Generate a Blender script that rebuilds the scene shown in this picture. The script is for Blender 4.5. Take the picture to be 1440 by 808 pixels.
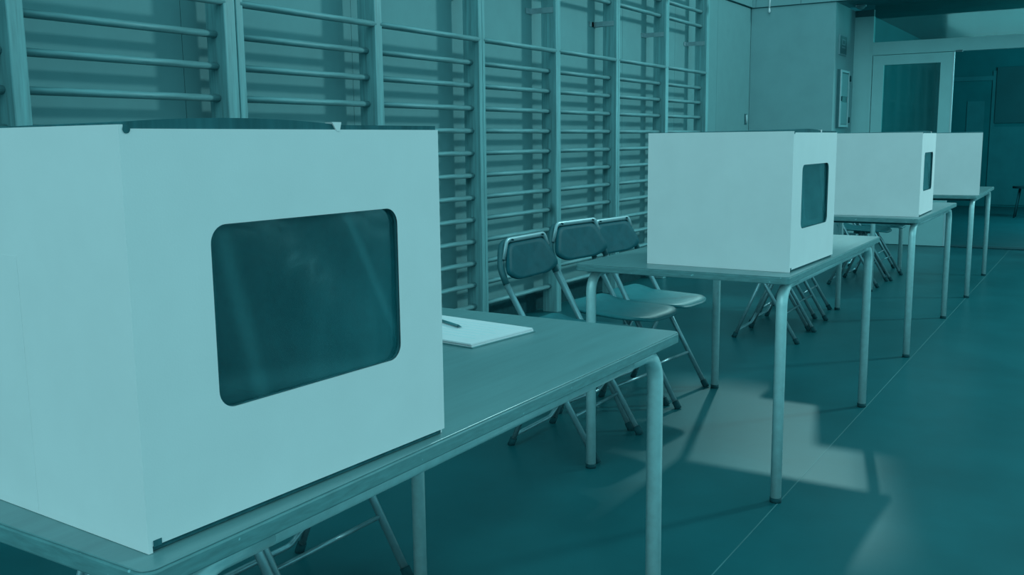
import bpy, bmesh, math, random
from mathutils import Vector, Matrix

for o in list(bpy.data.objects):
    bpy.data.objects.remove(o)
scene = bpy.context.scene
COL = scene.collection
random.seed(7)

# ------------------------------------------------------------------ camera
F_PX, PITCH, ROLL, YAW, CAM_H = 1348.3, 0.1516, -0.0113, 0.5581, 1.1604
fw = Vector((math.cos(YAW) * math.cos(PITCH), math.sin(YAW) * math.cos(PITCH), -math.sin(PITCH)))
rt = Vector((math.sin(YAW), -math.cos(YAW), 0.0))
up = rt.cross(fw)
r2 = rt * math.cos(ROLL) + up * math.sin(ROLL)
u2 = up * math.cos(ROLL) - rt * math.sin(ROLL)
cam_data = bpy.data.cameras.new('camera')
cam = bpy.data.objects.new('camera', cam_data)
COL.objects.link(cam)
cam.matrix_world = Matrix(((r2.x, u2.x, -fw.x, 0), (r2.y, u2.y, -fw.y, 0), (r2.z, u2.z, -fw.z, CAM_H), (0, 0, 0, 1)))
cam_data.sensor_fit = 'HORIZONTAL'
cam_data.sensor_width = 36.0
cam_data.lens = F_PX / 1440.0 * 36.0
cam_data.clip_start = 0.05
scene.camera = cam

# ------------------------------------------------------------------ light
world = bpy.data.worlds.new('world')
scene.world = world
world.use_nodes = True
bg = world.node_tree.nodes['Background']
bg.inputs[0].default_value = (0.32, 0.91, 1.0, 1)
bg.inputs[1].default_value = 0.93


def aim(o, d):
    o.rotation_euler = Vector(d).to_track_quat('-Z', 'Y').to_euler()


sd = bpy.data.lights.new('daylight_sun', 'SUN')
sd.energy = 0.50
sd.angle = math.radians(1.6)
sd.color = (0.52, 1.0, 1.0)
sun = bpy.data.objects.new('daylight_sun', sd)
COL.objects.link(sun)
sun.location = (12, 4, 8)
aim(sun, (-1.53, -0.38, -1.0))

nd = bpy.data.lights.new('near_end_fill', 'SUN')  # added fill: broad second sun from behind the camera, brightens near-facing sides
nd.energy = 0.66
nd.angle = math.radians(50)
nd.color = (0.58, 0.98, 1.0)
ns = bpy.data.objects.new('near_end_fill', nd)
COL.objects.link(ns)
ns.location = (-8, -2, 5)
aim(ns, (1.0, 0.12, -0.5))

ad = bpy.data.lights.new('high_window_light', 'AREA')
ad.shape = 'DISK'
ad.size = 0.8
ad.energy = 315
ad.color = (0.60, 1.0, 1.0)
al = bpy.data.objects.new('high_window_light', ad)
COL.objects.link(al)
al.location = (9.9, -3.4, 4.9)
aim(al, Vector((-2.0, 3.0, 1.0)) - al.location)

vs = scene.view_settings
vs.view_transform = 'Standard'
vs.look = 'None'
vs.exposure = 0.0
vs.gamma = 1.0
vs.use_curve_mapping = False


# ------------------------------------------------------------------ materials
def lin(c):
    return tuple((v / 255 / 12.92) if v / 255 <= 0.04045 else ((v / 255 + 0.055) / 1.055) ** 2.4 for v in c)


MATS = {}


def mat(name, base, rough=0.6, metal=0.0, spec=0.5, var=0.0, scale=(30, 30, 30), detail=4.0, bump=0.0,
        dark=None, knots=False, bscale=None, alpha=None, chips=None):
    """procedural principled material; var = strength of the noise in colour, dark = second colour"""
    m = bpy.data.materials.new(name)
    m.use_nodes = True
    nt = m.node_tree
    b = nt.nodes['Principled BSDF']
    base = tuple(base)
    b.inputs['Base Color'].default_value = (*base, 1)
    b.inputs['Roughness'].default_value = rough
    b.inputs['Metallic'].default_value = metal
    b.inputs['Specular IOR Level'].default_value = spec
    tc = nt.nodes.new('ShaderNodeTexCoord')
    mp = nt.nodes.new('ShaderNodeMapping')
    mp.inputs['Scale'].default_value = scale
    nt.links.new(tc.outputs['Object'], mp.inputs['Vector'])
    nz = nt.nodes.new('ShaderNodeTexNoise')
    nz.inputs['Scale'].default_value = 1.0
    nz.inputs['Detail'].default_value = detail
    nz.inputs['Roughness'].default_value = 0.6
    nt.links.new(mp.outputs[0], nz.inputs['Vector'])
    col_out = None
    if var > 0:
        d = dark or tuple(v * (1 - var) for v in base)
        li = tuple(min(1, v * (1 + var)) for v in base)
        cr = nt.nodes.new('ShaderNodeValToRGB')
        cr.color_ramp.elements[0].position = 0.3
        cr.color_ramp.elements[0].color = (*d, 1)
        cr.color_ramp.elements[1].position = 0.7
        cr.color_ramp.elements[1].color = (*li, 1)
        nt.links.new(nz.outputs['Fac'], cr.inputs[0])
        col_out = cr.outputs[0]
        if knots:
            vo = nt.nodes.new('ShaderNodeTexVoronoi')
            vo.inputs['Scale'].default_value = 1.0
            mp2 = nt.nodes.new('ShaderNodeMapping')
            mp2.inputs['Scale'].default_value = knots
            nt.links.new(tc.outputs['Object'], mp2.inputs['Vector'])
            nt.links.new(mp2.outputs[0], vo.inputs['Vector'])
            kr = nt.nodes.new('ShaderNodeValToRGB')
            kr.color_ramp.elements[0].position = 0.08
            kr.color_ramp.elements[0].color = (0.30, 0.45, 0.45, 1)
            kr.color_ramp.elements[1].position = 0.20
            kr.color_ramp.elements[1].color = (1, 1, 1, 1)
            nt.links.new(vo.outputs['Distance'], kr.inputs[0])
            mx = nt.nodes.new('ShaderNodeMix')
            mx.data_type = 'RGBA'
            mx.blend_type = 'MULTIPLY'
            mx.inputs['Factor'].default_value = 1.0
            nt.links.new(col_out, mx.inputs['A'])
            nt.links.new(kr.outputs[0], mx.inputs['B'])
            col_out = mx.outputs['Result']
        if chips:
            n3 = nt.nodes.new('ShaderNodeTexNoise')
            n3.inputs['Scale'].default_value = 60
            n3.inputs['Detail'].default_value = 2
            nt.links.new(tc.outputs['Object'], n3.inputs['Vector'])
            k3 = nt.nodes.new('ShaderNodeValToRGB')
            k3.color_ramp.elements[0].position = 0.69
            k3.color_ramp.elements[0].color = (0, 0, 0, 1)
            k3.color_ramp.elements[1].position = 0.73
            k3.color_ramp.elements[1].color = (1, 1, 1, 1)
            nt.links.new(n3.outputs['Fac'], k3.inputs[0])
            m3 = nt.nodes.new('ShaderNodeMix')
            m3.data_type = 'RGBA'
            nt.links.new(k3.outputs[0], m3.inputs['Factor'])
            nt.links.new(col_out, m3.inputs['A'])
            m3.inputs['B'].default_value = (*chips, 1)
            col_out = m3.outputs['Result']
        nt.links.new(col_out, b.inputs['Base Color'])
    if bump > 0:
        bp = nt.nodes.new('ShaderNodeBump')
        bp.inputs['Strength'].default_value = bump
        bp.inputs['Distance'].default_value = 0.002
        if bscale:
            n2 = nt.nodes.new('ShaderNodeTexNoise')
            n2.inputs['Scale'].default_value = bscale
            n2.inputs['Detail'].default_value = 3
            nt.links.new(tc.outputs['Object'], n2.inputs['Vector'])
            nt.links.new(n2.outputs['Fac'], bp.inputs['Height'])
        else:
            nt.links.new(nz.outputs['Fac'], bp.inputs['Height'])
        nt.links.new(bp.outputs[0], b.inputs['Normal'])
    MATS[name] = m
    return m


mat('card_white', (0.7249, 0.6933, 0.7035), 0.75, spec=0.2, var=0.025, scale=(9, 9, 9), bump=0.05, bscale=420)
mat('card_raw', (0.030, 0.115, 0.130), 0.9, spec=0.1, var=0.25, scale=(60, 60, 8))
mat('card_inside', (0.0312, 0.4320, 0.4830), 0.9, spec=0.1, var=0.15, scale=(20, 20, 20))
mat('paper', (0.7480, 0.7068, 0.7254), 0.8, spec=0.15, var=0.02, scale=(20, 20, 20))
mat('print_grey', (0.5510, 0.6960, 0.7280), 0.8, spec=0.1, var=0.1, scale=(80, 300, 1))
mat('pen_metal', (0.10, 0.26, 0.29), 0.3, metal=0.3, var=0.1)
mat('pen_dark', (0.06, 0.20, 0.22), 0.4, var=0.1)
mat('laminate', (0.1308, 0.2479, 0.2597), 0.30, spec=0.5, var=0.10, scale=(3, 40, 10), bump=0.03, bscale=300)
mat('edge_wood', (0.0982, 0.2260, 0.2388), 0.45, spec=0.4, var=0.18, scale=(25, 25, 160), chips=(0.22, 0.45, 0.48))
mat('table_under', (0.03, 0.12, 0.135), 0.8, var=0.1)
mat('steel_paint', (0.4127, 0.6237, 0.6426), 0.33, metal=0.15, spec=0.6, var=0.08, scale=(40, 40, 40))
mat('rubber', (0.006, 0.055, 0.065), 0.8, spec=0.2, var=0.2)
mat('chair_tube', (0.189, 0.33, 0.36), 0.28, metal=0.45, spec=0.6, var=0.1)
mat('chair_tube_dark', (0.025, 0.11, 0.125), 0.5, spec=0.4, var=0.1)
mat('chair_plastic', (0.0072, 0.0874, 0.1074), 0.5, spec=0.10, var=0.12, scale=(25, 25, 25), bump=0.08, bscale=500)
mat('chair_channel', (0.290, 0.42, 0.45), 0.35, metal=0.3, var=0.06)
mat('seat_plastic', (0.0238, 0.1953, 0.2205), 0.45, spec=0.5, var=0.10, scale=(25, 25, 25), bump=0.08, bscale=500)
mat('floor_vinyl', (0.0102, 0.1030, 0.1176), 0.34, spec=0.20, var=0.16, scale=(2.2, 2.2, 2.2), detail=9, bump=0.04, bscale=90)
mat('seam', (0.0553, 0.1728, 0.1872), 0.5, var=0.2, scale=(3, 3, 3))
mat('wall_paint', (0.1492, 0.2992, 0.3160), 0.7, spec=0.25, var=0.04, scale=(6, 6, 6), bump=0.05, bscale=250)
mat('wall_gap', (0.03, 0.13, 0.145), 0.9, var=0.1)
mat('end_paint', (0.2111, 0.3604, 0.3810), 0.7, spec=0.25, var=0.05, scale=(4, 4, 4), bump=0.05, bscale=250)
mat('door_paint', (0.2820, 0.5115, 0.5283), 0.6, spec=0.3, var=0.04, scale=(5, 5, 5))
mat('door_edge', (0.377, 0.50, 0.53), 0.5, var=0.05)
mat('rung_wood', (0.1368, 0.2750, 0.2920), 0.5, spec=0.4, var=0.28, scale=(5, 70, 70), detail=5, knots=(4.5, 14, 14))
mat('post_wood', (0.1351, 0.2992, 0.3170), 0.42, spec=0.45, var=0.28, scale=(60, 60, 3.2), detail=5, knots=(7, 7, 3.2))
mat('bracket_metal', (0.319, 0.42, 0.45), 0.35, metal=0.5, var=0.1)
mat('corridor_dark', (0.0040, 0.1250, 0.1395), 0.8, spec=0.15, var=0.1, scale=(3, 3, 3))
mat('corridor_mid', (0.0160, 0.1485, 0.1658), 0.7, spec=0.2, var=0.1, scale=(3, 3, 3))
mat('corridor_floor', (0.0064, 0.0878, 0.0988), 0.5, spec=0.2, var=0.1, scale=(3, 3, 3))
mat('sign_dark', (0.022, 0.115, 0.13), 0.5, var=0.1)
mat('sign_light', (0.174, 0.30, 0.33), 0.6, var=0.05)
mat('cord_white', (0.609, 0.66, 0.69), 0.5, var=0.05)


def glass(name, tint, trans=0.5, rough=0.05, wrinkle=0.0, wscale=8.0, streak=0.0, haze=0.02, crease_glare=()):
    m = bpy.data.materials.new(name)
    m.use_nodes = True
    nt = m.node_tree
    nt.nodes.clear()
    out = nt.nodes.new('ShaderNodeOutputMaterial')
    tr = nt.nodes.new('ShaderNodeBsdfTransparent')
    tr.inputs[0].default_value = (*tint, 1)
    gl = nt.nodes.new('ShaderNodeBsdfGlossy')
    gl.inputs['Roughness'].default_value = rough
    gl.inputs['Color'].default_value = (0.55, 0.9, 0.95, 1)
    lwt = nt.nodes.new('ShaderNodeLayerWeight')
    lwt.inputs['Blend'].default_value = 0.5
    pw_ = nt.nodes.new('ShaderNodeMath')
    pw_.operation = 'POWER'
    pw_.inputs[1].default_value = 2.8
    nt.links.new(lwt.outputs['Facing'], pw_.inputs[0])
    fr = nt.nodes.new('ShaderNodeMapRange')
    fr.inputs['To Min'].default_value = 0.07
    fr.inputs['To Max'].default_value = 0.8
    nt.links.new(pw_.outputs[0], fr.inputs['Value'])
    mx = nt.nodes.new('ShaderNodeMixShader')
    nt.links.new(fr.outputs[0], mx.inputs[0])
    nt.links.new(tr.outputs[0], mx.inputs[1])
    nt.links.new(gl.outputs[0], mx.inputs[2])
    last = mx
    tc = nt.nodes.new('ShaderNodeTexCoord')
    if wrinkle > 0:
        nz = nt.nodes.new('ShaderNodeTexNoise')
        nz.inputs['Scale'].default_value = wscale
        nz.inputs['Detail'].default_value = 3
        nz.inputs['Distortion'].default_value = 1.2
        nt.links.new(tc.outputs['Object'], nz.inputs['Vector'])
        bp = nt.nodes.new('ShaderNodeBump')
        bp.inputs['Strength'].default_value = wrinkle
        bp.inputs['Distance'].default_value = 0.02
        nt.links.new(nz.outputs['Fac'], bp.inputs['Height'])
        nt.links.new(bp.outputs[0], gl.inputs['Normal'])
    if streak > 0:   # painted glare: reflection streaks and crease bands as pale diffuse colour
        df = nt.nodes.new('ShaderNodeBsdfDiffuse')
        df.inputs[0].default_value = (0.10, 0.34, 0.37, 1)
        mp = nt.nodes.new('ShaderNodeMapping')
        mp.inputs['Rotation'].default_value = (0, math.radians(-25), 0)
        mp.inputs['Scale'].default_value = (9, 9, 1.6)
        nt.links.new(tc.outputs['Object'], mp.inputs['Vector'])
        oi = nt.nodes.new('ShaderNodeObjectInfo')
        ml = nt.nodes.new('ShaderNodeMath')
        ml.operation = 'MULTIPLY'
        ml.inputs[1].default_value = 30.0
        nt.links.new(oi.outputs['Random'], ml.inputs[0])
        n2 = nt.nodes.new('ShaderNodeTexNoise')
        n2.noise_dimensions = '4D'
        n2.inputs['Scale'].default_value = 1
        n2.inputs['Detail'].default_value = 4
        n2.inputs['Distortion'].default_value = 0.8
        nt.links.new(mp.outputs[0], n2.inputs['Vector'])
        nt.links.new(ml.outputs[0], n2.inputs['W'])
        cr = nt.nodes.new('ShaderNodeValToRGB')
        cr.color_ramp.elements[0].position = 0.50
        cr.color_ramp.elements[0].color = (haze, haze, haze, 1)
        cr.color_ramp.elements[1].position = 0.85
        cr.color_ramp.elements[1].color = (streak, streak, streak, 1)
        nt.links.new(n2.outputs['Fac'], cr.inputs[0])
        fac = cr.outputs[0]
        for (ax, az, bx, bz, wd, st) in crease_glare:
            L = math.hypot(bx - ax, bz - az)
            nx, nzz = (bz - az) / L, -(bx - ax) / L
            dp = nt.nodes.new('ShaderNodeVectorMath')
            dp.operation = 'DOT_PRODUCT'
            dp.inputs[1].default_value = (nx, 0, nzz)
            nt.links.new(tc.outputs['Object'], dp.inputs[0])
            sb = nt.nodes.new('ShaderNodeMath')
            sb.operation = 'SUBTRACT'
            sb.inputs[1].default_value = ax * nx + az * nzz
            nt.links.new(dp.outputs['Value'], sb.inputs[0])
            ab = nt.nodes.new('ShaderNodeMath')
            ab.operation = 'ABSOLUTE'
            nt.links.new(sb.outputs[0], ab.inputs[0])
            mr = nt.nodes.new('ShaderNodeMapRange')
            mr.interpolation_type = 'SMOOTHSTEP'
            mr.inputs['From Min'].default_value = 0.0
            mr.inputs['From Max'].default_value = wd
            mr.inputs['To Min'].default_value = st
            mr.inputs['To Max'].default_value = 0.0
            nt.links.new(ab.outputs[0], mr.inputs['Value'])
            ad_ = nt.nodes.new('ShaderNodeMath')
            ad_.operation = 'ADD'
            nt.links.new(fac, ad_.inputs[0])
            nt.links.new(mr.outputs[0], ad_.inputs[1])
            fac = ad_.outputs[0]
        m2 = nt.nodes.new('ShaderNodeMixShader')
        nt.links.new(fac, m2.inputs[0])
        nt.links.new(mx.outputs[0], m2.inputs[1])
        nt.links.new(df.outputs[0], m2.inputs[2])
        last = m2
    nt.links.new(last.outputs[0], out.inputs[0])
    MATS[name] = m
    return m


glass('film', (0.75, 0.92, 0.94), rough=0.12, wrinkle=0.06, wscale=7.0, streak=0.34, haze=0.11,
      crease_glare=((0.315, 0.334, 0.405, 0.165, 0.012, 0.16), (0.135, 0.27, 0.165, 0.14, 0.020, 0.12), (0.10, 0.155, 0.30, 0.135, 0.02, 0.10)))
glass('pane_glass', (0.58, 0.80, 0.78), rough=0.04, streak=0.10)


# ------------------------------------------------------------------ mesh helpers
class MB:
    def __init__(self):
        self.v, self.f, self.s = [], [], []

    def add(self, vs, fs, smooth=False):
        n = len(self.v)
        self.v += [tuple(p) for p in vs]
        self.f += [tuple(i + n for i in q) for q in fs]
        self.s += [smooth] * len(fs)
        return self

    def box(self, x0, x1, y0, y1, z0, z1):
        vs = [(x0, y0, z0), (x1, y0, z0), (x1, y1, z0), (x0, y1, z0), (x0, y0, z1), (x1, y0, z1), (x1, y1, z1), (x0, y1, z1)]
        return self.add(vs, [(0, 3, 2, 1), (4, 5, 6, 7), (0, 1, 5, 4), (1, 2, 6, 5), (2, 3, 7, 6), (3, 0, 4, 7)])

    def tube(self, pts, r, n=12, ry=None, cap=True):
        pts = [Vector(p) for p in pts]
        t0 = (pts[1] - pts[0]).normalized()
        ref = Vector((0, 0, 1)) if abs(t0.z) < 0.9 else Vector((1, 0, 0))
        a = t0.cross(ref).normalized()
        rings = []
        for i, p in enumerate(pts):
            if i == 0:
                t = pts[1] - pts[0]
            elif i == len(pts) - 1:
                t = pts[-1] - pts[-2]
            else:
                t = (pts[i + 1] - p).normalized() + (p - pts[i - 1]).normalized()
            t.normalize()
            a = (a - t * a.dot(t)).normalized()
            b = t.cross(a)
            rr = r[i] if isinstance(r, (list, tuple)) else r
            rb = ry if ry else rr
            rings.append([p + a * (rr * math.cos(2 * math.pi * k / n)) + b * (rb * math.sin(2 * math.pi * k / n)) for k in range(n)])
        vs = [q for rg in rings for q in rg]
        fs = []
        for i in range(len(pts) - 1):
            for k in range(n):
                k2 = (k + 1) % n
                fs.append((i * n + k, i * n + k2, (i + 1) * n + k2, (i + 1) * n + k))
        self.add(vs, fs, True)
        if cap:
            m = (len(pts) - 1) * n
            self.add(rings[0], [tuple(range(n))[::-1]])
            self.add(rings[-1], [tuple(range(n))])
        return self

    def prism(self, outline, z0, z1, smooth=False):
        n = len(outline)
        vs = [(x, y, z0) for x, y in outline] + [(x, y, z1) for x, y in outline]
        self.add(vs, [tuple(range(n))[::-1], tuple(range(n, 2 * n))])
        self.add(vs, [(i, (i + 1) % n, n + (i + 1) % n, n + i) for i in range(n)], smooth)
        return self

    def mesh(self, name, m):
        me = bpy.data.meshes.new(name)
        me.from_pydata(self.v, [], self.f)
        me.polygons.foreach_set('use_smooth', self.s)
        bm = bmesh.new()
        bm.from_mesh(me)
        bmesh.ops.remove_doubles(bm, verts=bm.verts, dist=1e-6)
        bmesh.ops.recalc_face_normals(bm, faces=bm.faces)
        bm.to_mesh(me)
        bm.free()
        me.materials.append(MATS[m])
        return me

    def build(self, name, m, parent=None, loc=None, bevel=0.0):
        o = bpy.data.objects.new(name, self.mesh(name, m))
        COL.objects.link(o)
        if parent:
            o.parent = parent
        if loc:
            o.location = loc
        if bevel:
            md = o.modifiers.new('bevel', 'BEVEL')
            md.width = bevel
            md.segments = 2
            md.limit_method = 'ANGLE'
            md.angle_limit = math.radians(50)
        return o


def empty(name, loc, rz=0.0):
    o = bpy.data.objects.new(name, None)
    COL.objects.link(o)
    o.empty_display_size = 0.1
    o.location = loc
    o.rotation_euler = (0, 0, rz)
    return o


def tag(o, label=None, cat=None, group=None, kind=None):
    for k, v in (('label', label), ('category', cat), ('group', group), ('kind', kind)):
        if v:
            o[k] = v
    return o


def copy_tree(o, parent=None):
    c = o.copy()
    COL.objects.link(c)
    c.parent = parent
    for ch in list(o.children):
        copy_tree(ch, c)
    return c


def rrect(x0, x1, y0, y1, r, n=6):
    pts = []
    for cx, cy, a0 in ((x1 - r, y0 + r, -90), (x1 - r, y1 - r, 0), (x0 + r, y1 - r, 90), (x0 + r, y0 + r, 180)):
        for k in range(n + 1):
            a = math.radians(a0 + 90 * k / n)
            pts.append((cx + r * math.cos(a), cy + r * math.sin(a)))
    return pts


def fillet(pts, r, n=6):
    """round the inner corners of a 3-D polyline"""
    pts = [Vector(p) for p in pts]
    out = [pts[0]]
    for i in range(1, len(pts) - 1):
        a, p, b = pts[i - 1], pts[i], pts[i + 1]
        d1, d2 = (a - p).normalized(), (b - p).normalized()
        ang = d1.angle(d2)
        if ang > math.pi - 0.02:
            out.append(p)
            continue
        rr = r[i - 1] if isinstance(r, (list, tuple)) else r
        t = rr / math.tan(ang / 2)
        c = p + (d1 + d2).normalized() * (rr / math.sin(ang / 2))
        s, e = p + d1 * t - c, p + d2 * t - c
        w = s.angle(e)
        for k in range(n + 1):
            q = k / n
            out.append(c + (s * math.sin((1 - q) * w) + e * math.sin(q * w)) / math.sin(w))
    out.append(pts[-1])
    return out


# ------------------------------------------------------------------ the setting
WALL_Y = 3.34
END_X = 10.157
REC_X = 11.0
RET_Y = 2.47
TOP_Z = 2.5

fl = MB().box(-14.0, REC_X + 0.12, -14.0, WALL_Y + 0.05, -0.1, 0.0).build('floor', 'floor_vinyl')
tag(fl, 'dark vinyl sports hall floor with a welded seam', 'floor', kind='structure')
MB().box(-14.0, REC_X, 0.838, 0.8415, -0.002, 0.0006).build('weld_seam', 'seam', fl)

HALL_H = 6.5
wl = MB().box(-1.5, END_X + 0.1, WALL_Y + 0.012, WALL_Y + 0.12, 0.0, HALL_H).build('wall_left', 'wall_gap')
tag(wl, 'long panelled side wall behind the wooden wall bars', 'wall', kind='structure')
xs = [-1.5] + [2.769 - 1.065 * k for k in (2, 1, 0)] + [3.834, 4.899, 5.964, 7.029, 8.094, 9.159, END_X]
for a, b in zip(xs[:-1], xs[1:]):
    MB().box(a + 0.0015, b - 0.0015, WALL_Y, WALL_Y + 0.015, 0.0, TOP_Z).build('panel', 'wall_paint', wl)
bb = MB().box(-1.5, END_X, WALL_Y - 0.012, WALL_Y - 0.0005, 0.0, 0.14).build('baseboard_left', 'rubber')
tag(bb, 'dark skirting board at the foot of the side wall', 'baseboard', kind='structure')
t1 = MB().box(-1.5, END_X, WALL_Y - 0.02, WALL_Y + 0.015, TOP_Z + 0.012, HALL_H).build('trim_1', 'wall_paint')
tag(t1, 'pale fascia band above the side wall', 'trim', kind='structure')

we = MB().box(END_X + 0.012, END_X + 0.1, RET_Y + 0.012, WALL_Y + 0.1, 0.0, TOP_Z).build('wall_end', 'wall_gap')
tag(we, 'end wall of the hall with a recess for the glazed doors', 'wall', kind='structure')
MB().box(END_X, END_X + 0.015, RET_Y, WALL_Y - 0.003, 0.0, TOP_Z).build('panel', 'end_paint', we)
MB().box(END_X + 0.015, REC_X + 0.05, RET_Y, RET_Y + 0.05, 0.0, TOP_Z).build('return_panel', 'end_paint', we)
MB().box(REC_X, REC_X + 0.06, 2.30, RET_Y, 0.0, 2.43).build('side_panel', 'door_paint', we)
MB().box(REC_X, REC_X + 0.06, 2.277, RET_Y, 2.43, TOP_Z).build('soffit_shade', 'sign_dark', we)  # dark colour stands in for the shade under the soffit
MB().box(REC_X, REC_X + 0.08, -3.0, 0.42, 0.0, TOP_Z).build('panel', 'end_paint', we)
MB().box(END_X, REC_X + 0.1, -3.0, WALL_Y, TOP_Z + 0.05, TOP_Z + 0.12).build('soffit', 'corridor_mid', we)

hw = MB()
WY0, WY1, WZ0, WZ1 = 2.26, 3.30, 3.78, 4.98
hw.box(END_X, END_X + 0.12, -3.0, WALL_Y, WZ1, HALL_H)
hw.box(END_X, END_X + 0.12, -3.0, WALL_Y, 3.3, WZ0)
hw.box(END_X, END_X + 0.12, -3.0, WY0, WZ0, WZ1)
hw.box(END_X, END_X + 0.12, WY1, WALL_Y, WZ0, WZ1)
hw.build('upper_wall', 'end_paint', we)
w2 = empty('window_2', (END_X, 2.76, WZ0))
tag(w2, 'high window in the end wall above the fascia', 'window', kind='structure')
for a, b, c, d in ((WY0, WY1, WZ0, WZ0 + 0.05), (WY0, WY1, WZ1 - 0.05, WZ1), (WY0, WY0 + 0.05, WZ0 + 0.05, WZ1 - 0.05), (WY1 - 0.05, WY1, WZ0 + 0.05, WZ1 - 0.05)):
    fo = MB().box(END_X + 0.03, END_X + 0.09, a, b, c, d).build('frame_bar', 'door_paint', w2)
    fo.location = -w2.location
t2 = MB().box(END_X + 0.0, END_X + 0.05, -3.0, WALL_Y, TOP_Z + 0.0, 3.3).build('trim_2', 'wall_gap')
tag(t2, 'fascia band of panels above the end recess', 'trim', kind='structure')
ys = [WALL_Y, 3.287, 2.82, 1.75, 0.68, -0.39, -3.0]
for a, b in zip(ys[:-1], ys[1:]):
    MB().box(END_X - 0.02, END_X + 0.005, b + 0.0015, a - 0.0015, TOP_Z + 0.008, 3.3).build('panel', 'end_paint', t2)

# glazed double door in the recess: the leaf beside the side panel is shut, the other stands open
d1 = empty('door_1', (REC_X, 1.87, 0))
tag(d1, 'shut glazed door leaf beside the dark open doorway', 'door', kind='structure')


def lw(m, name, mt, x0, x1, y0, y1, z0, z1, par, bevel=0.0):
    ob = MB().box(x0, x1, y0, y1, z0, z1).build(name, mt, par, bevel=bevel)
    ob.location = -par.location
    return ob


DX0, DX1 = REC_X + 0.0, REC_X + 0.045
lw(0, 'stile', 'door_paint', DX0, DX1, 2.155, 2.268, 0.006, 2.017, d1)
lw(0, 'stile', 'door_paint', DX0, DX1, 1.478, 1.594, 0.006, 2.017, d1)
lw(0, 'top_rail', 'door_paint', DX0, DX1, 1.594, 2.155, 1.916, 2.017, d1)
lw(0, 'bottom_panel', 'door_paint', DX0, DX1, 1.594, 2.155, 0.006, 0.95, d1)
lw(0, 'pane', 'pane_glass', DX0 + 0.02, DX0 + 0.026, 1.594, 2.155, 0.95, 1.916, d1)
lw(0, 'edge_strip', 'door_edge', DX0 - 0.004, DX1, 1.466, 1.478, 0.006, 2.017, d1)
tr = empty('trim_3', (REC_X, 1.4, 0))
tag(tr, 'pale frame around the doors and the glass above them', 'door frame', kind='structure')
lw(0, 'head', 'door_paint', REC_X - 0.012, REC_X + 0.07, -0.0, 2.274, 2.022, 2.155, tr)
lw(0, 'jamb', 'door_paint', REC_X - 0.004, REC_X + 0.07, 2.274, 2.300, 0.0, 2.43, tr)
lw(0, 'jamb', 'door_paint', REC_X - 0.004, REC_X + 0.07, 0.42, 0.52, 0.0, 2.022, tr)
lw(0, 'door_closer', 'sign_dark', REC_X - 0.02, REC_X + 0.01, 1.39, 1.455, 2.012, 2.030, tr)
w1 = MB().box(REC_X + 0.02, REC_X + 0.026, 0.0, 2.274, 2.155, 2.56).build('window_1', 'pane_glass')
tag(w1, 'dark glass transom above the doors', 'window', kind='structure')

# the room beyond the open door
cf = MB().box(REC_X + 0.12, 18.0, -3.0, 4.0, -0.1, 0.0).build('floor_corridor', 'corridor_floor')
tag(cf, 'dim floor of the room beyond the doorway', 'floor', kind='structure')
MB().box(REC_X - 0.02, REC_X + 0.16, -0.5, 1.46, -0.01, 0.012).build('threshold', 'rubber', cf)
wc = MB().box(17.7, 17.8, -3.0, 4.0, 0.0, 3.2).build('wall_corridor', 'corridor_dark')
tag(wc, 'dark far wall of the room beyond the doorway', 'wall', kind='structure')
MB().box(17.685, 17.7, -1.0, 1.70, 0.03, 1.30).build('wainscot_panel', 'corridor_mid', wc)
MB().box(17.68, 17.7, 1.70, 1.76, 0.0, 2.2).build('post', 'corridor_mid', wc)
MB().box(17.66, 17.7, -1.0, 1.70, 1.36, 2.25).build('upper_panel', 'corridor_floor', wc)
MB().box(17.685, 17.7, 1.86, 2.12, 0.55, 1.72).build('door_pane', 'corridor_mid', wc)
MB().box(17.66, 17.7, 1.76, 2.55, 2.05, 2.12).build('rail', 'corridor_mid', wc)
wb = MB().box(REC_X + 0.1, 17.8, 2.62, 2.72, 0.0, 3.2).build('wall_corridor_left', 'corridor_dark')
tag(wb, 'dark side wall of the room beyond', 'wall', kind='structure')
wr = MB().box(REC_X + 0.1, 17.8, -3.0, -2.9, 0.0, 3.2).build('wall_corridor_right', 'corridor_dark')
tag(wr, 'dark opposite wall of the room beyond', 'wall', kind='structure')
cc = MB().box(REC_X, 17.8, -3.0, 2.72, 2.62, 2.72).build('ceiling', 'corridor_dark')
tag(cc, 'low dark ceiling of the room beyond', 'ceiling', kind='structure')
pl = bpy.data.lights.new('corridor_fill', 'POINT')  # added fill light, no visible fitting; lifts the dark room beyond
pl.energy = 420
pl.color = (0.25, 0.9, 1.0)
pl.shadow_soft_size = 1.0
po = bpy.data.objects.new('corridor_fill', pl)
COL.objects.link(po)
po.location = (14.0, -0.6, 2.2)

# ------------------------------------------------------------------ wall bars
FRONT, BACK = 3.15, 3.262
RUNGS = [1.612 - 0.1303 * k for k in range(12)]


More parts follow.
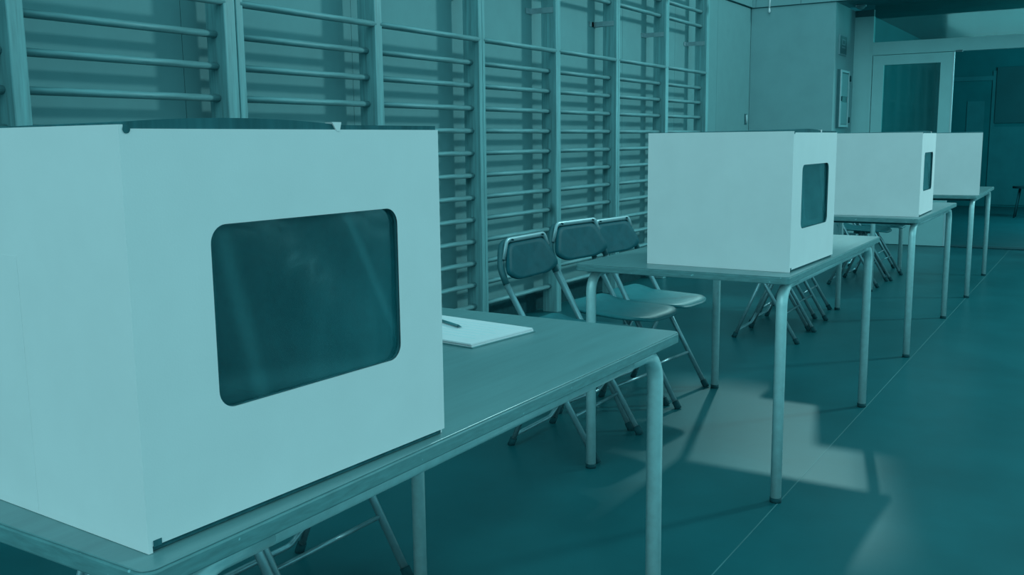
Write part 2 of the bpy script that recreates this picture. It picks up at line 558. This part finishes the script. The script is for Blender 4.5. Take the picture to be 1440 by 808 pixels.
def wall_bars(edges, label):
    """edges: front-right x of each post of the unit, with the post width"""
    root = empty('wall_bars', (edges[0][0], FRONT, 0))
    tag(root, label, 'wall bars', 'wooden wall bars along the side wall')
    ox = edges[0][0]
    for xr, w in edges:
        MB().box(-w, 0, 0.0, BACK - FRONT, 0.0, 2.46).build('post', 'post_wood', root, (xr - ox, 0, 0), bevel=0.004)
        b = MB().box(-w - 0.004, -w, 0.02, WALL_Y - FRONT - 0.003, 1.985, 2.02)
        b.box(-w - 0.07, -w - 0.0, WALL_Y - FRONT - 0.006, WALL_Y - FRONT - 0.002, 1.985, 2.02)
        b.build('bracket', 'bracket_metal', root, (xr - ox, 0, 0))
    for (xa, wa), (xb, wb_) in zip(edges[:-1], edges[1:]):
        x0, x1 = xa - ox + 0.0, xb - wb_ - ox
        L = x1 - x0
        for z in RUNGS + [2.15, 2.275, 2.40]:
            rg = MB().tube([(-0.015, 0, 0), (L * 0.5, 0, 0), (L + 0.015, 0, 0)], 0.0205, 14, ry=0.0150)
            rg.build('rung', 'rung_wood', root, (x0, 0.062, z))
        rg = MB().tube([(-0.012, 0, 0), (L * 0.5, 0, 0), (L + 0.012, 0, 0)], 0.0205, 14, ry=0.0150)
        rg.build('front_rung', 'rung_wood', root, (x0, 0.018, 1.741))
    return root


P = [1.035, 1.962, 2.893, 3.848, 4.780, 5.685, 6.592, 7.512, 8.43]
pw = 0.062
wall_bars([(P[0], pw), (P[1], pw), (P[2], pw)], 'wooden wall bars rising straight behind the ballot box on the papered table')
wall_bars([(P[2] + 0.044, 0.040), (P[3], 0.056), (P[4] - 0.03, 0.034)], 'wooden wall bars between the papered table and the first chair back')
wall_bars([(P[4], 0.028), (P[5], pw), (P[6] - 0.03, 0.034)], 'wooden wall bars directly behind the row of chair backs')
wall_bars([(P[6], 0.028), (P[7], pw), (P[8], pw)], 'wooden wall bars ending at the smooth wall near the corner')

# ------------------------------------------------------------------ tables
TL, TW, TH = 1.3966, 0.7372, 0.74
LIX, LIY, LR, RR = 0.0552, 0.0357, 0.0175, 0.0145


def make_table():
    root = empty('voting_table', (0, 0, 0))
    top = MB().prism(rrect(0, TL, 0, TW, 0.016, 5), TH - 0.024, TH - 0.0022).build('table_edge', 'edge_wood', root, bevel=0.0025)
    MB().prism(rrect(0.0015, TL - 0.0015, 0.0015, TW - 0.0015, 0.0155, 5), TH - 0.0022, TH).build('tabletop', 'laminate', root, bevel=0.001)
    MB().prism(rrect(0.06, TL - 0.06, 0.06, TW - 0.06, 0.01, 3), TH - 0.027, TH - 0.0235).build('underside', 'table_under', root)
    rz = TH - 0.024 - RR
    R = 0.065
    for y in (LIY, TW - LIY):
        for x, s in ((LIX, 1), (TL - LIX, -1)):
            pts = fillet([(x, y, 0.012), (x, y, rz), (x + s * 0.14, y, rz)], R, 8)
            lg = MB().tube(pts, [LR] * (len(pts) - 5) + [LR - (LR - RR) * k / 4 for k in range(5)], 16).build('leg', 'steel_paint', root)
            MB().tube([(x, y, 0.0), (x, y, 0.006), (x, y, 0.016)], 0.0185, 16).build('foot_cap', 'rubber', lg)
        MB().tube([(LIX + 0.14, y, rz), (TL / 2, y, rz), (TL - LIX - 0.14, y, rz)], RR, 16).build('rail', 'steel_paint', root)
    for x in (LIX + 0.16, TL - LIX - 0.16):
        MB().tube([(x, LIY, rz), (x, TW / 2, rz), (x, TW - LIY, rz)], 0.012, 12).build('cross_rail', 'chair_tube_dark', root)
    return root


TABS = [(0.567, 0.787, 0.0, 'laminate table holding a ballot box, a pad of papers and a pen'),
        (2.898, 0.814, 0.006, 'laminate table with a ballot box, flanked by three chairs whose backs show'),
        (5.287, 0.831, -0.003, 'laminate table with a ballot box, standing between two other box tables beyond the chair backs'),
        (7.513, 0.802, 0.017, 'laminate table with a ballot box, standing last before the dark doorway')]
proto = make_table()
for i, (x, y, a, lab) in enumerate(TABS):
    t = proto if i == 0 else copy_tree(proto)
    t.location = (x, y, 0)
    t.rotation_euler = (0, 0, a)
    tag(t, lab, 'table', 'voting tables in a row')

# ------------------------------------------------------------------ ballot boxes
BW, BD, BH, BT = 0.496, 0.491, 0.440, 0.005


def make_box():
    root = empty('ballot_box', (0, 0, 0))
    b = MB()
    # front panel with the rounded window opening (outer ring -> inner ring, both faces, extruded)
    hole = rrect(0.101, 0.405, 0.130, 0.334, 0.021, 8)
    n = len(hole)

    def outer(px, pz, x0, x1, z0, z1):
        cx, cz = (x0 + x1) / 2, (z0 + z1) / 2
        dx, dz = px - cx, pz - cz
        k = min(((x1 - x0) / 2) / abs(dx) if dx else 9e9, ((z1 - z0) / 2) / abs(dz) if dz else 9e9)
        return cx + dx * k, cz + dz * k
    X0, X1, Z0, Z1 = BT, BW, 0.007, BH - 0.004
    ring = [outer(x, z, X0, X1, Z0, Z1) for x, z in hole]
    for cxz in ((X0, Z0), (X1, Z0), (X1, Z1), (X0, Z1)):   # snap the nearest ring point to each corner
        k = min(range(n), key=lambda i: (ring[i][0] - cxz[0]) ** 2 + (ring[i][1] - cxz[1]) ** 2)
        ring[k] = cxz
    vs = [(x, 0, z) for x, z in ring] + [(x, 0, z) for x, z in hole] + [(x, BT, z) for x, z in ring] + [(x, BT, z) for x, z in hole]
    fs = []
    for i in range(n):
        j = (i + 1) % n
        fs += [(i, j, n + j, n + i), (2 * n + i, 3 * n + i, 3 * n + j, 2 * n + j), (i, 2 * n + i, 2 * n + j, j)]
    b.add(vs, fs)
    b.box(0, BT, 0.0, BD, 0.0, BH)
    b.box(BW - BT, BW, BT, BD, 0.0, BH)
    b.box(BT, BW - BT, BD - BT, BD, 0.0, BH)
    body = b.build('carton', 'card_white', root)
    # dark raw edge round the opening
    e = MB()
    h2 = [(0.253 + (x - 0.253) * 0.9975, 0.232 + (z - 0.232) * 0.9965) for x, z in hole]
    vs = [(x, 0.0012, z) for x, z in hole] + [(x, 0.0012, z) for x, z in h2] + [(x, BT, z) for x, z in hole] + [(x, BT, z) for x, z in h2]
    fs = []
    for i in range(n):
        j = (i + 1) % n
        fs += [(i, j, n + j, n + i), (n + i, n + j, 3 * n + j, 3 * n + i)]
    e.add(vs, fs)
    e.build('window_rim', 'card_raw', body)
    f = MB()
    N = 10
    vs, fs = [], []
    for iz in range(N + 1):
        for ix in range(N + 1):
            x = 0.090 + 0.326 * ix / N
            z = 0.118 + 0.228 * iz / N
            vs.append((x, BT + 0.002 + 0.0025 * math.sin(ix * 1.3 + iz * 0.9) * math.sin(math.pi * ix / N) * math.sin(math.pi * iz / N), z))
    for iz in range(N):
        for ix in range(N):
            k = iz * (N + 1) + ix
            fs.append((k, k + 1, k + N + 2, k + N + 1))
    f.add(vs, fs, True)
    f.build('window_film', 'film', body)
    # lining: raw board on the inside
    q = MB()
    q.box(BT, BW - BT, BT + 0.012, BD - BT, 0.001, 0.006)
    q.box(BT, BT + 0.001, BT + 0.012, BD - BT, 0.006, BH - 0.006)
    q.box(BW - BT - 0.001, BW - BT, BT + 0.012, BD - BT, 0.006, BH - 0.006)
    q.box(BT, BW - BT, BD - BT - 0.001, BD - BT, 0.006, BH - 0.006)
    q.build('lining', 'card_inside', root)
    # lid: raw-edged flap, bulging over its first half, flat over the second
    l = MB()
    xs = [0.004 + (BW - 0.008) * k / 24 for k in range(25)]
    vs, fs = [], []
    for x in xs:
        u = x / (0.60 * BW)
        z1 = BH + 0.0015 + (0.0065 * math.sin(math.pi * min(u, 1)) ** 0.7 if 0 < u < 1 else 0.0)
        for yy in (0.0015, BD - 0.004):
            zt = z1 if yy < 0.1 else BH + 0.001
            vs += [(x, yy, BH - 0.004), (x, yy, zt)]
    for k in range(24):
        a = 4 * k
        c = a + 4
        fs += [(a, c, c + 1, a + 1), (a + 1, c + 1, c + 3, a + 3), (a + 2, a + 3, c + 3, c + 2), (a, a + 2, c + 2, c)]
    fs += [(0, 1, 3, 2), (96, 98, 99, 97)]
    l.add(vs, fs)
    lid = l.build('lid', 'card_raw', root)
    tb = MB().add([(0.290, -0.0005, BH + 0.005), (0.306, -0.0005, BH + 0.005), (0.303, -0.0005, BH - 0.006), (0.298, -0.0005, BH - 0.006),
                   (0.290, 0.012, BH + 0.005), (0.306, 0.012, BH + 0.005), (0.303, 0.012, BH - 0.006), (0.298, 0.012, BH - 0.006)],
                  [(0, 1, 2, 3), (7, 6, 5, 4), (0, 4, 5, 1), (1, 5, 6, 2), (2, 6, 7, 3), (3, 7, 4, 0)])
    tb.build('tuck_tab', 'card_white', lid)
    # corner notches and bottom flap
    MB().tube([(0.0085, -0.0006, BH - 0.0045), (0.0085, 0.006, BH - 0.0045)], 0.0042, 12).build('corner_notch', 'card_raw', body)
    MB().box(0.006, 0.016, -0.0008, 0.006, 0.006, 0.013).build('corner_notch', 'card_raw', body)
    MB().box(BT, BW - 0.004, 0.004, 0.020, 0.0005, 0.008).build('bottom_flap', 'card_raw', root)
    # glued joint on the side panel: one layer of board over the other
    MB().box(-0.0003, 0.0, 0.205, 0.236, 0.004, 0.30).build('glue_joint', 'card_white', body)
    return root


BOXES = [(0.598, 0.821, -0.039, 'white cardboard ballot box on the table with the papers and pen'),
         (2.999, 0.842, -0.024, 'white cardboard ballot box on the table in front of the chair backs'),
         (5.411, 0.851, 0.014, 'white cardboard ballot box between two others, its window seen almost edge-on'),
         (7.587, 0.797, 0.115, 'white cardboard ballot box on the table beside the dark doorway, window hidden')]
proto = make_box()
for i, (x, y, a, lab) in enumerate(BOXES):
    t = proto if i == 0 else copy_tree(proto)
    t.location = (x, y, TH + 0.0005)
    t.rotation_euler = (0, 0, a)
    tag(t, lab, 'ballot box', 'ballot boxes on the tables')


# ------------------------------------------------------------------ folding chairs
def make_chair():
    """local: x across (0 = left front leg), y = 0 at the front feet growing to the back, z up"""
    W = 0.415
    root = empty('folding_chair', (0, 0, 0))
    r = 0.0115
    for x, s in ((r, 1), (W - r, -1)):
        lg = MB().tube([(x, 0.004, 0.012), (x, 0.19, 0.33), (x, 0.372, 0.640)], r, 12).build('front_leg', 'chair_tube', root)
        MB().tube([(x, -0.004, 0.0), (x, 0.004, 0.014), (x, 0.014, 0.03)], 0.0145, 12).build('foot_cap', 'rubber', lg)
        rl = MB().tube([(x + s * 0.028, 0.372, 0.012), (x + s * 0.028, 0.30, 0.18), (x + s * 0.028, 0.205, 0.405)], 0.0095, 12).build('rear_leg', 'chair_tube', root)
        MB().tube([(x + s * 0.028, 0.379, 0.0), (x + s * 0.028, 0.372, 0.014), (x + s * 0.028, 0.365, 0.030)], 0.0135, 12).build('foot_cap', 'rubber', rl)
        MB().box(x + s * 0.010 - 0.004, x + s * 0.010 + 0.004, 0.18, 0.27, 0.385, 0.425).build('hinge', 'chair_tube_dark', root)
    # back frame: the front legs carry on into a dark sleeve, bending upright and across the top
    top = fillet([(r, 0.372, 0.640), (r, 0.398, 0.700), (0.050, 0.418, 0.792), (W - 0.050, 0.418, 0.792), (W - r, 0.398, 0.700), (W - r, 0.372, 0.640)], [0.10, 0.05, 0.05, 0.10], 5)
    MB().tube(top, 0.0125, 12).build('back_frame', 'chair_tube_dark', root)
    # backrest: dished plastic shell in front of the frame
    def shell(outline, th, bow, ybase, slope, name, m, par, nseg=1):
        # outline in (x,z); y follows the lean of the back and a bow across the width
        cx = W / 2
        def Y(x, z):
            return ybase + (z - 0.62) * slope + bow * (1 - ((x - cx) / cx) ** 2)
        n = len(outline)
        mx = sum(p[0] for p in outline) / n
        mz = sum(p[1] for p in outline) / n
        vs, fs = [], []
        rings = [1.0, 0.965, 0.8, 0.55, 0.28]
        for side in (0, 1):
            for q, k in enumerate(rings):
                edge = 0.006 if q == 0 else 0.0
                for (x, z) in outline:
                    xx, zz = mx + (x - mx) * k, mz + (z - mz) * k
                    vs.append((xx, Y(xx, zz) + (edge if side == 0 else th - edge), zz))
            vs.append((mx, Y(mx, mz) + side * th, mz))
        per = len(rings) * n + 1
        for side in (0, 1):
            o = side * per
            for q in range(len(rings) - 1):
                for i in range(n):
                    j = (i + 1) % n
                    fs.append((o + q * n + i, o + q * n + j, o + (q + 1) * n + j, o + (q + 1) * n + i))
            for i in range(n):
                fs.append((o + (len(rings) - 1) * n + i, o + (len(rings) - 1) * n + (i + 1) % n, o + per - 1))
        for i in range(n):
            j = (i + 1) % n
            fs.append((i, j, per + j, per + i))
        return MB().add(vs, fs, True).build(name, m, par)
    ol = []
    for (px, pz, rr) in ((0.085, 0.648, 0.06), (W - 0.085, 0.648, 0.06), (W - 0.004, 0.678, 0.03), (W - 0.066, 0.790, 0.035), (0.066, 0.790, 0.035), (0.004, 0.678, 0.03)):
        ol.append(Vector((px, pz, rr)))
    pts = []
    m = len(ol)
    for i in range(m):
        a, p, b = ol[i - 1].xy, ol[i].xy, ol[(i + 1) % m].xy
        d1, d2 = (a - p).normalized(), (b - p).normalized()
        t = min(ol[i].z, (a - p).length * 0.45, (b - p).length * 0.45)
        s, e = p + d1 * t, p + d2 * t
        for k in range(5):
            u = k / 4
            q = s * (1 - u) ** 2 + p * 2 * u * (1 - u) + e * u * u
            pts.append((q.x, q.y))
    br = shell(pts, 0.018, 0.020, 0.338, 0.26, 'backrest', 'chair_plastic', root)
    # pale channel along the top of the back, with two rivets
    ch = MB()
    tp = fillet([(0.026, 0.392, 0.730), (0.062, 0.400, 0.802), (W - 0.062, 0.400, 0.802), (W - 0.040, 0.396, 0.756)], 0.028, 5)
    ch.tube(tp, 0.0065, 12, ry=0.0105)
    cho = ch.build('top_channel', 'chair_channel', root)
    for x in (W / 2 - 0.118, W / 2 + 0.118):
        MB().tube([(x, 0.386, 0.8015), (x, 0.392, 0.803), (x, 0.400, 0.804)], 0.0036, 10).build('rivet', 'rubber', cho)
    # seat: dished plastic plate with a raised pale rear lip
    so = []
    for (px, py, rr) in ((0.024, -0.042, 0.125), (W - 0.024, -0.042, 0.125), (W - 0.045, 0.345, 0.07), (0.045, 0.345, 0.07)):
        so.append(Vector((px, py, rr)))
    sp = []
    for i in range(4):
        a, p, b = so[i - 1].xy, so[i].xy, so[(i + 1) % 4].xy
        d1, d2 = (a - p).normalized(), (b - p).normalized()
        s, e = p + d1 * so[i].z, p + d2 * so[i].z
        for k in range(6):
            u = k / 5
            q = s * (1 - u) ** 2 + p * 2 * u * (1 - u) + e * u * u
            sp.append((q.x, q.y))

    def Z(x, y):
        v = max(0.0, (y - 0.22) / 0.115)
        return 0.440 + 0.034 * v * v - 0.008 * (1 - ((x - W / 2) / (W / 2)) ** 2) - (0.012 * ((0.0 - y) / 0.045) ** 2 if y < 0 else 0)
    n = len(sp)
    vs, fs = [], []
    rings = [1.0, 0.97, 0.8, 0.55, 0.28]
    mx_, my_ = W / 2, 0.145
    for side in (0, 1):
        for q, k in enumerate(rings):
            for (x, y) in sp:
                xx, yy = mx_ + (x - mx_) * k, my_ + (y - my_) * k
                ed = 0.004 if q == 0 else 0
                vs.append((xx, yy, Z(xx, yy) + (0.014 - ed if side == 0 else ed)))
        vs.append((mx_, my_, Z(mx_, my_) + (0.014 if side == 0 else 0)))
    per = len(rings) * n + 1
    for side in (0, 1):
        o = side * per
        for q in range(len(rings) - 1):
            for i in range(n):
                j = (i + 1) % n
                fs.append((o + q * n + i, o + q * n + j, o + (q + 1) * n + j, o + (q + 1) * n + i))
        for i in range(n):
            fs.append((o + (len(rings) - 1) * n + i, o + (len(rings) - 1) * n + (i + 1) % n, o + per - 1))
    for i in range(n):
        j = (i + 1) % n
        fs.append((i, j, per + j, per + i))
    MB().add(vs, fs, True).build('seat', 'seat_plastic', root)
    MB().tube([(r, 0.092, 0.160), (W / 2, 0.092, 0.160), (W - r, 0.092, 0.160)], 0.0065, 10).build('front_stretcher', 'chair_tube', root)
    bar = fillet([(r + 0.028, 0.362, 0.042), (W - 0.085, 0.362, 0.042), (W - r - 0.028, 0.345, 0.095)], 0.04, 5)
    MB().tube(bar, 0.0085, 10).build('rear_stretcher', 'chair_tube', root)
    return root


CHAIRS = []
GA, GB, GC, GD = ('chairs behind the table with the papers', 'chairs behind the table whose chair backs show',
                  'chairs behind the table between two box tables', 'chairs behind the table by the doorway')
CHAIRS.append((1.085, 1.51, 0.01, 'folding chair mostly hidden behind the papered table and its ballot box', GA))
CHAIRS.append((1.508, 1.535, -0.01, 'folding chair whose leg shows under the papered table beside a metal table leg', GA))
CHAIRS.append((2.992, 1.522, 0.02, 'dark folding chair, its whole backrest clear of the others, beside the papered table', GB))
CHAIRS.append((3.415, 1.582, -0.11, 'dark folding chair between two others, backrest overlapping its neighbour', GB))
CHAIRS.append((3.830, 1.603, -0.09, 'dark folding chair partly hidden by its neighbour, backrest beside a ballot box', GB))
CHAIRS.append((5.375, 1.455, 0.02, 'folding chair behind the middle box table, at the end toward the chair backs', GC))
CHAIRS.append((5.790, 1.50, -0.01, 'folding chair behind the middle box table, between two others', GC))
CHAIRS.append((6.205, 1.57, 0.01, 'folding chair behind the middle box table, at the end toward the doorway', GC))
CHAIRS.append((7.740, 1.49, 0.02, 'small distant folding chair at the doorway table, at the end toward the middle table', GD))
CHAIRS.append((8.165, 1.47, -0.02, 'small distant folding chair at the doorway table, between two others', GD))
CHAIRS.append((8.590, 1.595, 0.01, 'small distant folding chair at the doorway table, at the end by the door', GD))
proto = make_chair()
for i, (x, y, a, lab, g) in enumerate(CHAIRS):
    t = proto if i == 0 else copy_tree(proto)
    t.location = (x, y, 0)
    t.rotation_euler = (0, 0, a)
    t.scale = (1, 1, 1.012 if 'between two others, backrest' in lab else 0.985)
    tag(t, lab, 'chair', g)

# ------------------------------------------------------------------ papers and pen
pr = empty('paper_pad', (1.800, 1.068, TH + 0.0003), math.radians(83.3))
tag(pr, 'stack of white printed sheets lying on the table beside the ballot box', 'papers')
z = 0.0
MB().box(-0.004, 0.300, -0.002, 0.212, z, z + 0.0022).build('backing_board', 'edge_wood', pr)
z = 0.0022
for k, (dx, dy, th) in enumerate(((0.000, 0.001, 0.0022), (0.002, -0.001, 0.0018), (0.001, 0.002, 0.0016), (0.003, 0.000, 0.0012))):
    s = MB().box(dx, dx + 0.296, dy, dy + 0.209, 0, th - 0.0002).build('sheet', 'paper', pr, (0, 0, z))
    z += th
lastsheet = s
for k in range(7):
    yy = 0.03 + 0.022 * k
    MB().box(0.03 + 0.01 * (k % 3), 0.27 - 0.03 * (k % 2), yy, yy + 0.0022, th - 0.0002, th - 0.0001).build('printed_line', 'print_grey', lastsheet)
pen = empty('pen', (1.716, 1.205, TH + z + 0.0005 + 0.0035), math.radians(64))
tag(pen, 'slim ballpoint pen lying on the white sheets', 'pen')
MB().tube([(0.014, 0, 0), (0.06, 0, 0), (0.115, 0, 0)], 0.0034, 12).build('barrel', 'pen_dark', pen)
MB().tube([(0, 0, 0), (0.004, 0, 0), (0.014, 0, 0)], [0.0008, 0.0016, 0.0032], 12).build('tip', 'pen_metal', pen)
MB().tube([(0.115, 0, 0), (0.135, 0, 0), (0.137, 0, 0)], [0.0034, 0.0033, 0.002], 12).build('cap', 'pen_metal', pen)

# ------------------------------------------------------------------ small things round the doorway
sg = empty('wall_sign', (10.47, RET_Y, 2.1))
tag(sg, 'small dark framed notice plate on the recess side wall', 'sign')
MB().box(-0.15, 0.15, -0.012, 0.0, -0.10, 0.10).build('frame', 'sign_light', sg)
MB().box(-0.135, 0.135, -0.014, -0.011, -0.088, 0.088).build('plate', 'sign_dark', sg)
MB().box(-0.07, 0.07, -0.0155, -0.0138, 0.0, 0.06).build('symbol', 'sign_light', sg)
MB().box(-0.045, 0.045, -0.017, -0.0154, 0.012, 0.048).build('symbol', 'sign_dark', sg)
MB().box(-0.07, 0.07, -0.0155, -0.0138, -0.03, -0.018).build('symbol', 'sign_light', sg)
cb = empty('hose_cabinet', (10.495, RET_Y, 1.56))
tag(cb, 'tall shallow wall cabinet with pale frame below the notice plate', 'cabinet')
MB().box(-0.185, 0.185, -0.03, 0.0, -0.30, 0.29).build('body', 'sign_dark', cb)
for (a, b, c, d) in ((-0.18, 0.18, 0.262, 0.285), (-0.18, 0.18, -0.295, -0.272), (-0.18, -0.15, -0.272, 0.262), (0.15, 0.18, -0.272, 0.262)):
    MB().box(a, b, -0.042, -0.03, c, d).build('frame_bar', 'door_edge', cb)
MB().box(-0.145, 0.145, -0.036, -0.03, 0.02, 0.25).build('door_panel', 'end_paint', cb)
MB().box(-0.145, 0.145, -0.036, -0.03, -0.265, -0.04).build('door_panel', 'end_paint', cb)
for zz in (0.21, -0.22):
    MB().tube([(0.186, -0.045, zz - 0.03), (0.186, -0.045, zz + 0.03)], 0.012, 8).build('hinge', 'rubber', cb)
MB().box(-0.165, -0.145, -0.05, -0.036, -0.03, 0.015).build('latch', 'rubber', cb)
dm = empty('sensor_dome', (REC_X, 2.47, 2.47))
dm.location = (10.93, 2.40, TOP_Z + 0.05)
tag(dm, 'small round sensor under the recess soffit', 'sensor')
MB().tube([(0, 0, 0), (0, 0, -0.02)], 0.055, 20).build('base', 'sign_light', dm)
MB().tube([(0, 0, -0.02), (0, 0, -0.035), (0, 0, -0.045), (0, 0, -0.05)], [0.042, 0.036, 0.022, 0.006], 20).build('dome', 'end_paint', dm)
hk = empty('hanging_cord', (END_X - 0.03, 3.14, 2.44))
tag(hk, 'short pale cord with a weight hanging from the fascia', 'cord')
MB().tube([(0, 0, 0.045), (0, -0.003, 0.12), (0, -0.010, 0.30)], 0.008, 8).build('cord', 'cord_white', hk)
MB().tube([(0, 0, 0), (0, 0, 0.015), (0, 0, 0.05)], [0.006, 0.013, 0.009], 10).build('weight', 'cord_white', hk)
hd = empty('wall_bolt', (10.05, WALL_Y, 1.36))
tag(hd, 'small metal wall bolt on the side wall by the corner', 'bolt')
MB().box(-0.035, 0.035, -0.006, 0.0, -0.055, 0.055).build('plate', 'sign_dark', hd)
MB().tube([(-0.01, -0.014, -0.045), (-0.01, -0.016, 0.0), (-0.01, -0.014, 0.045)], 0.010, 10).build('bar', 'door_edge', hd)

# stool standing in the dim room beyond
st = empty('stool', (15.45, 1.03, 0))
tag(st, 'dark stool standing in the dim room beyond the doorway', 'stool')
MB().prism([(0.17 * math.cos(k * math.pi / 10), 0.17 * math.sin(k * math.pi / 10)) for k in range(20)], 0.415, 0.445).build('seat', 'rubber', st)
for a in (45, 135, 225, 315):
    c, s_ = math.cos(math.radians(a)), math.sin(math.radians(a))
    MB().tube([(0.17 * c, 0.17 * s_, 0), (0.10 * c, 0.10 * s_, 0.415)], 0.012, 8).build('leg', 'rubber', st)
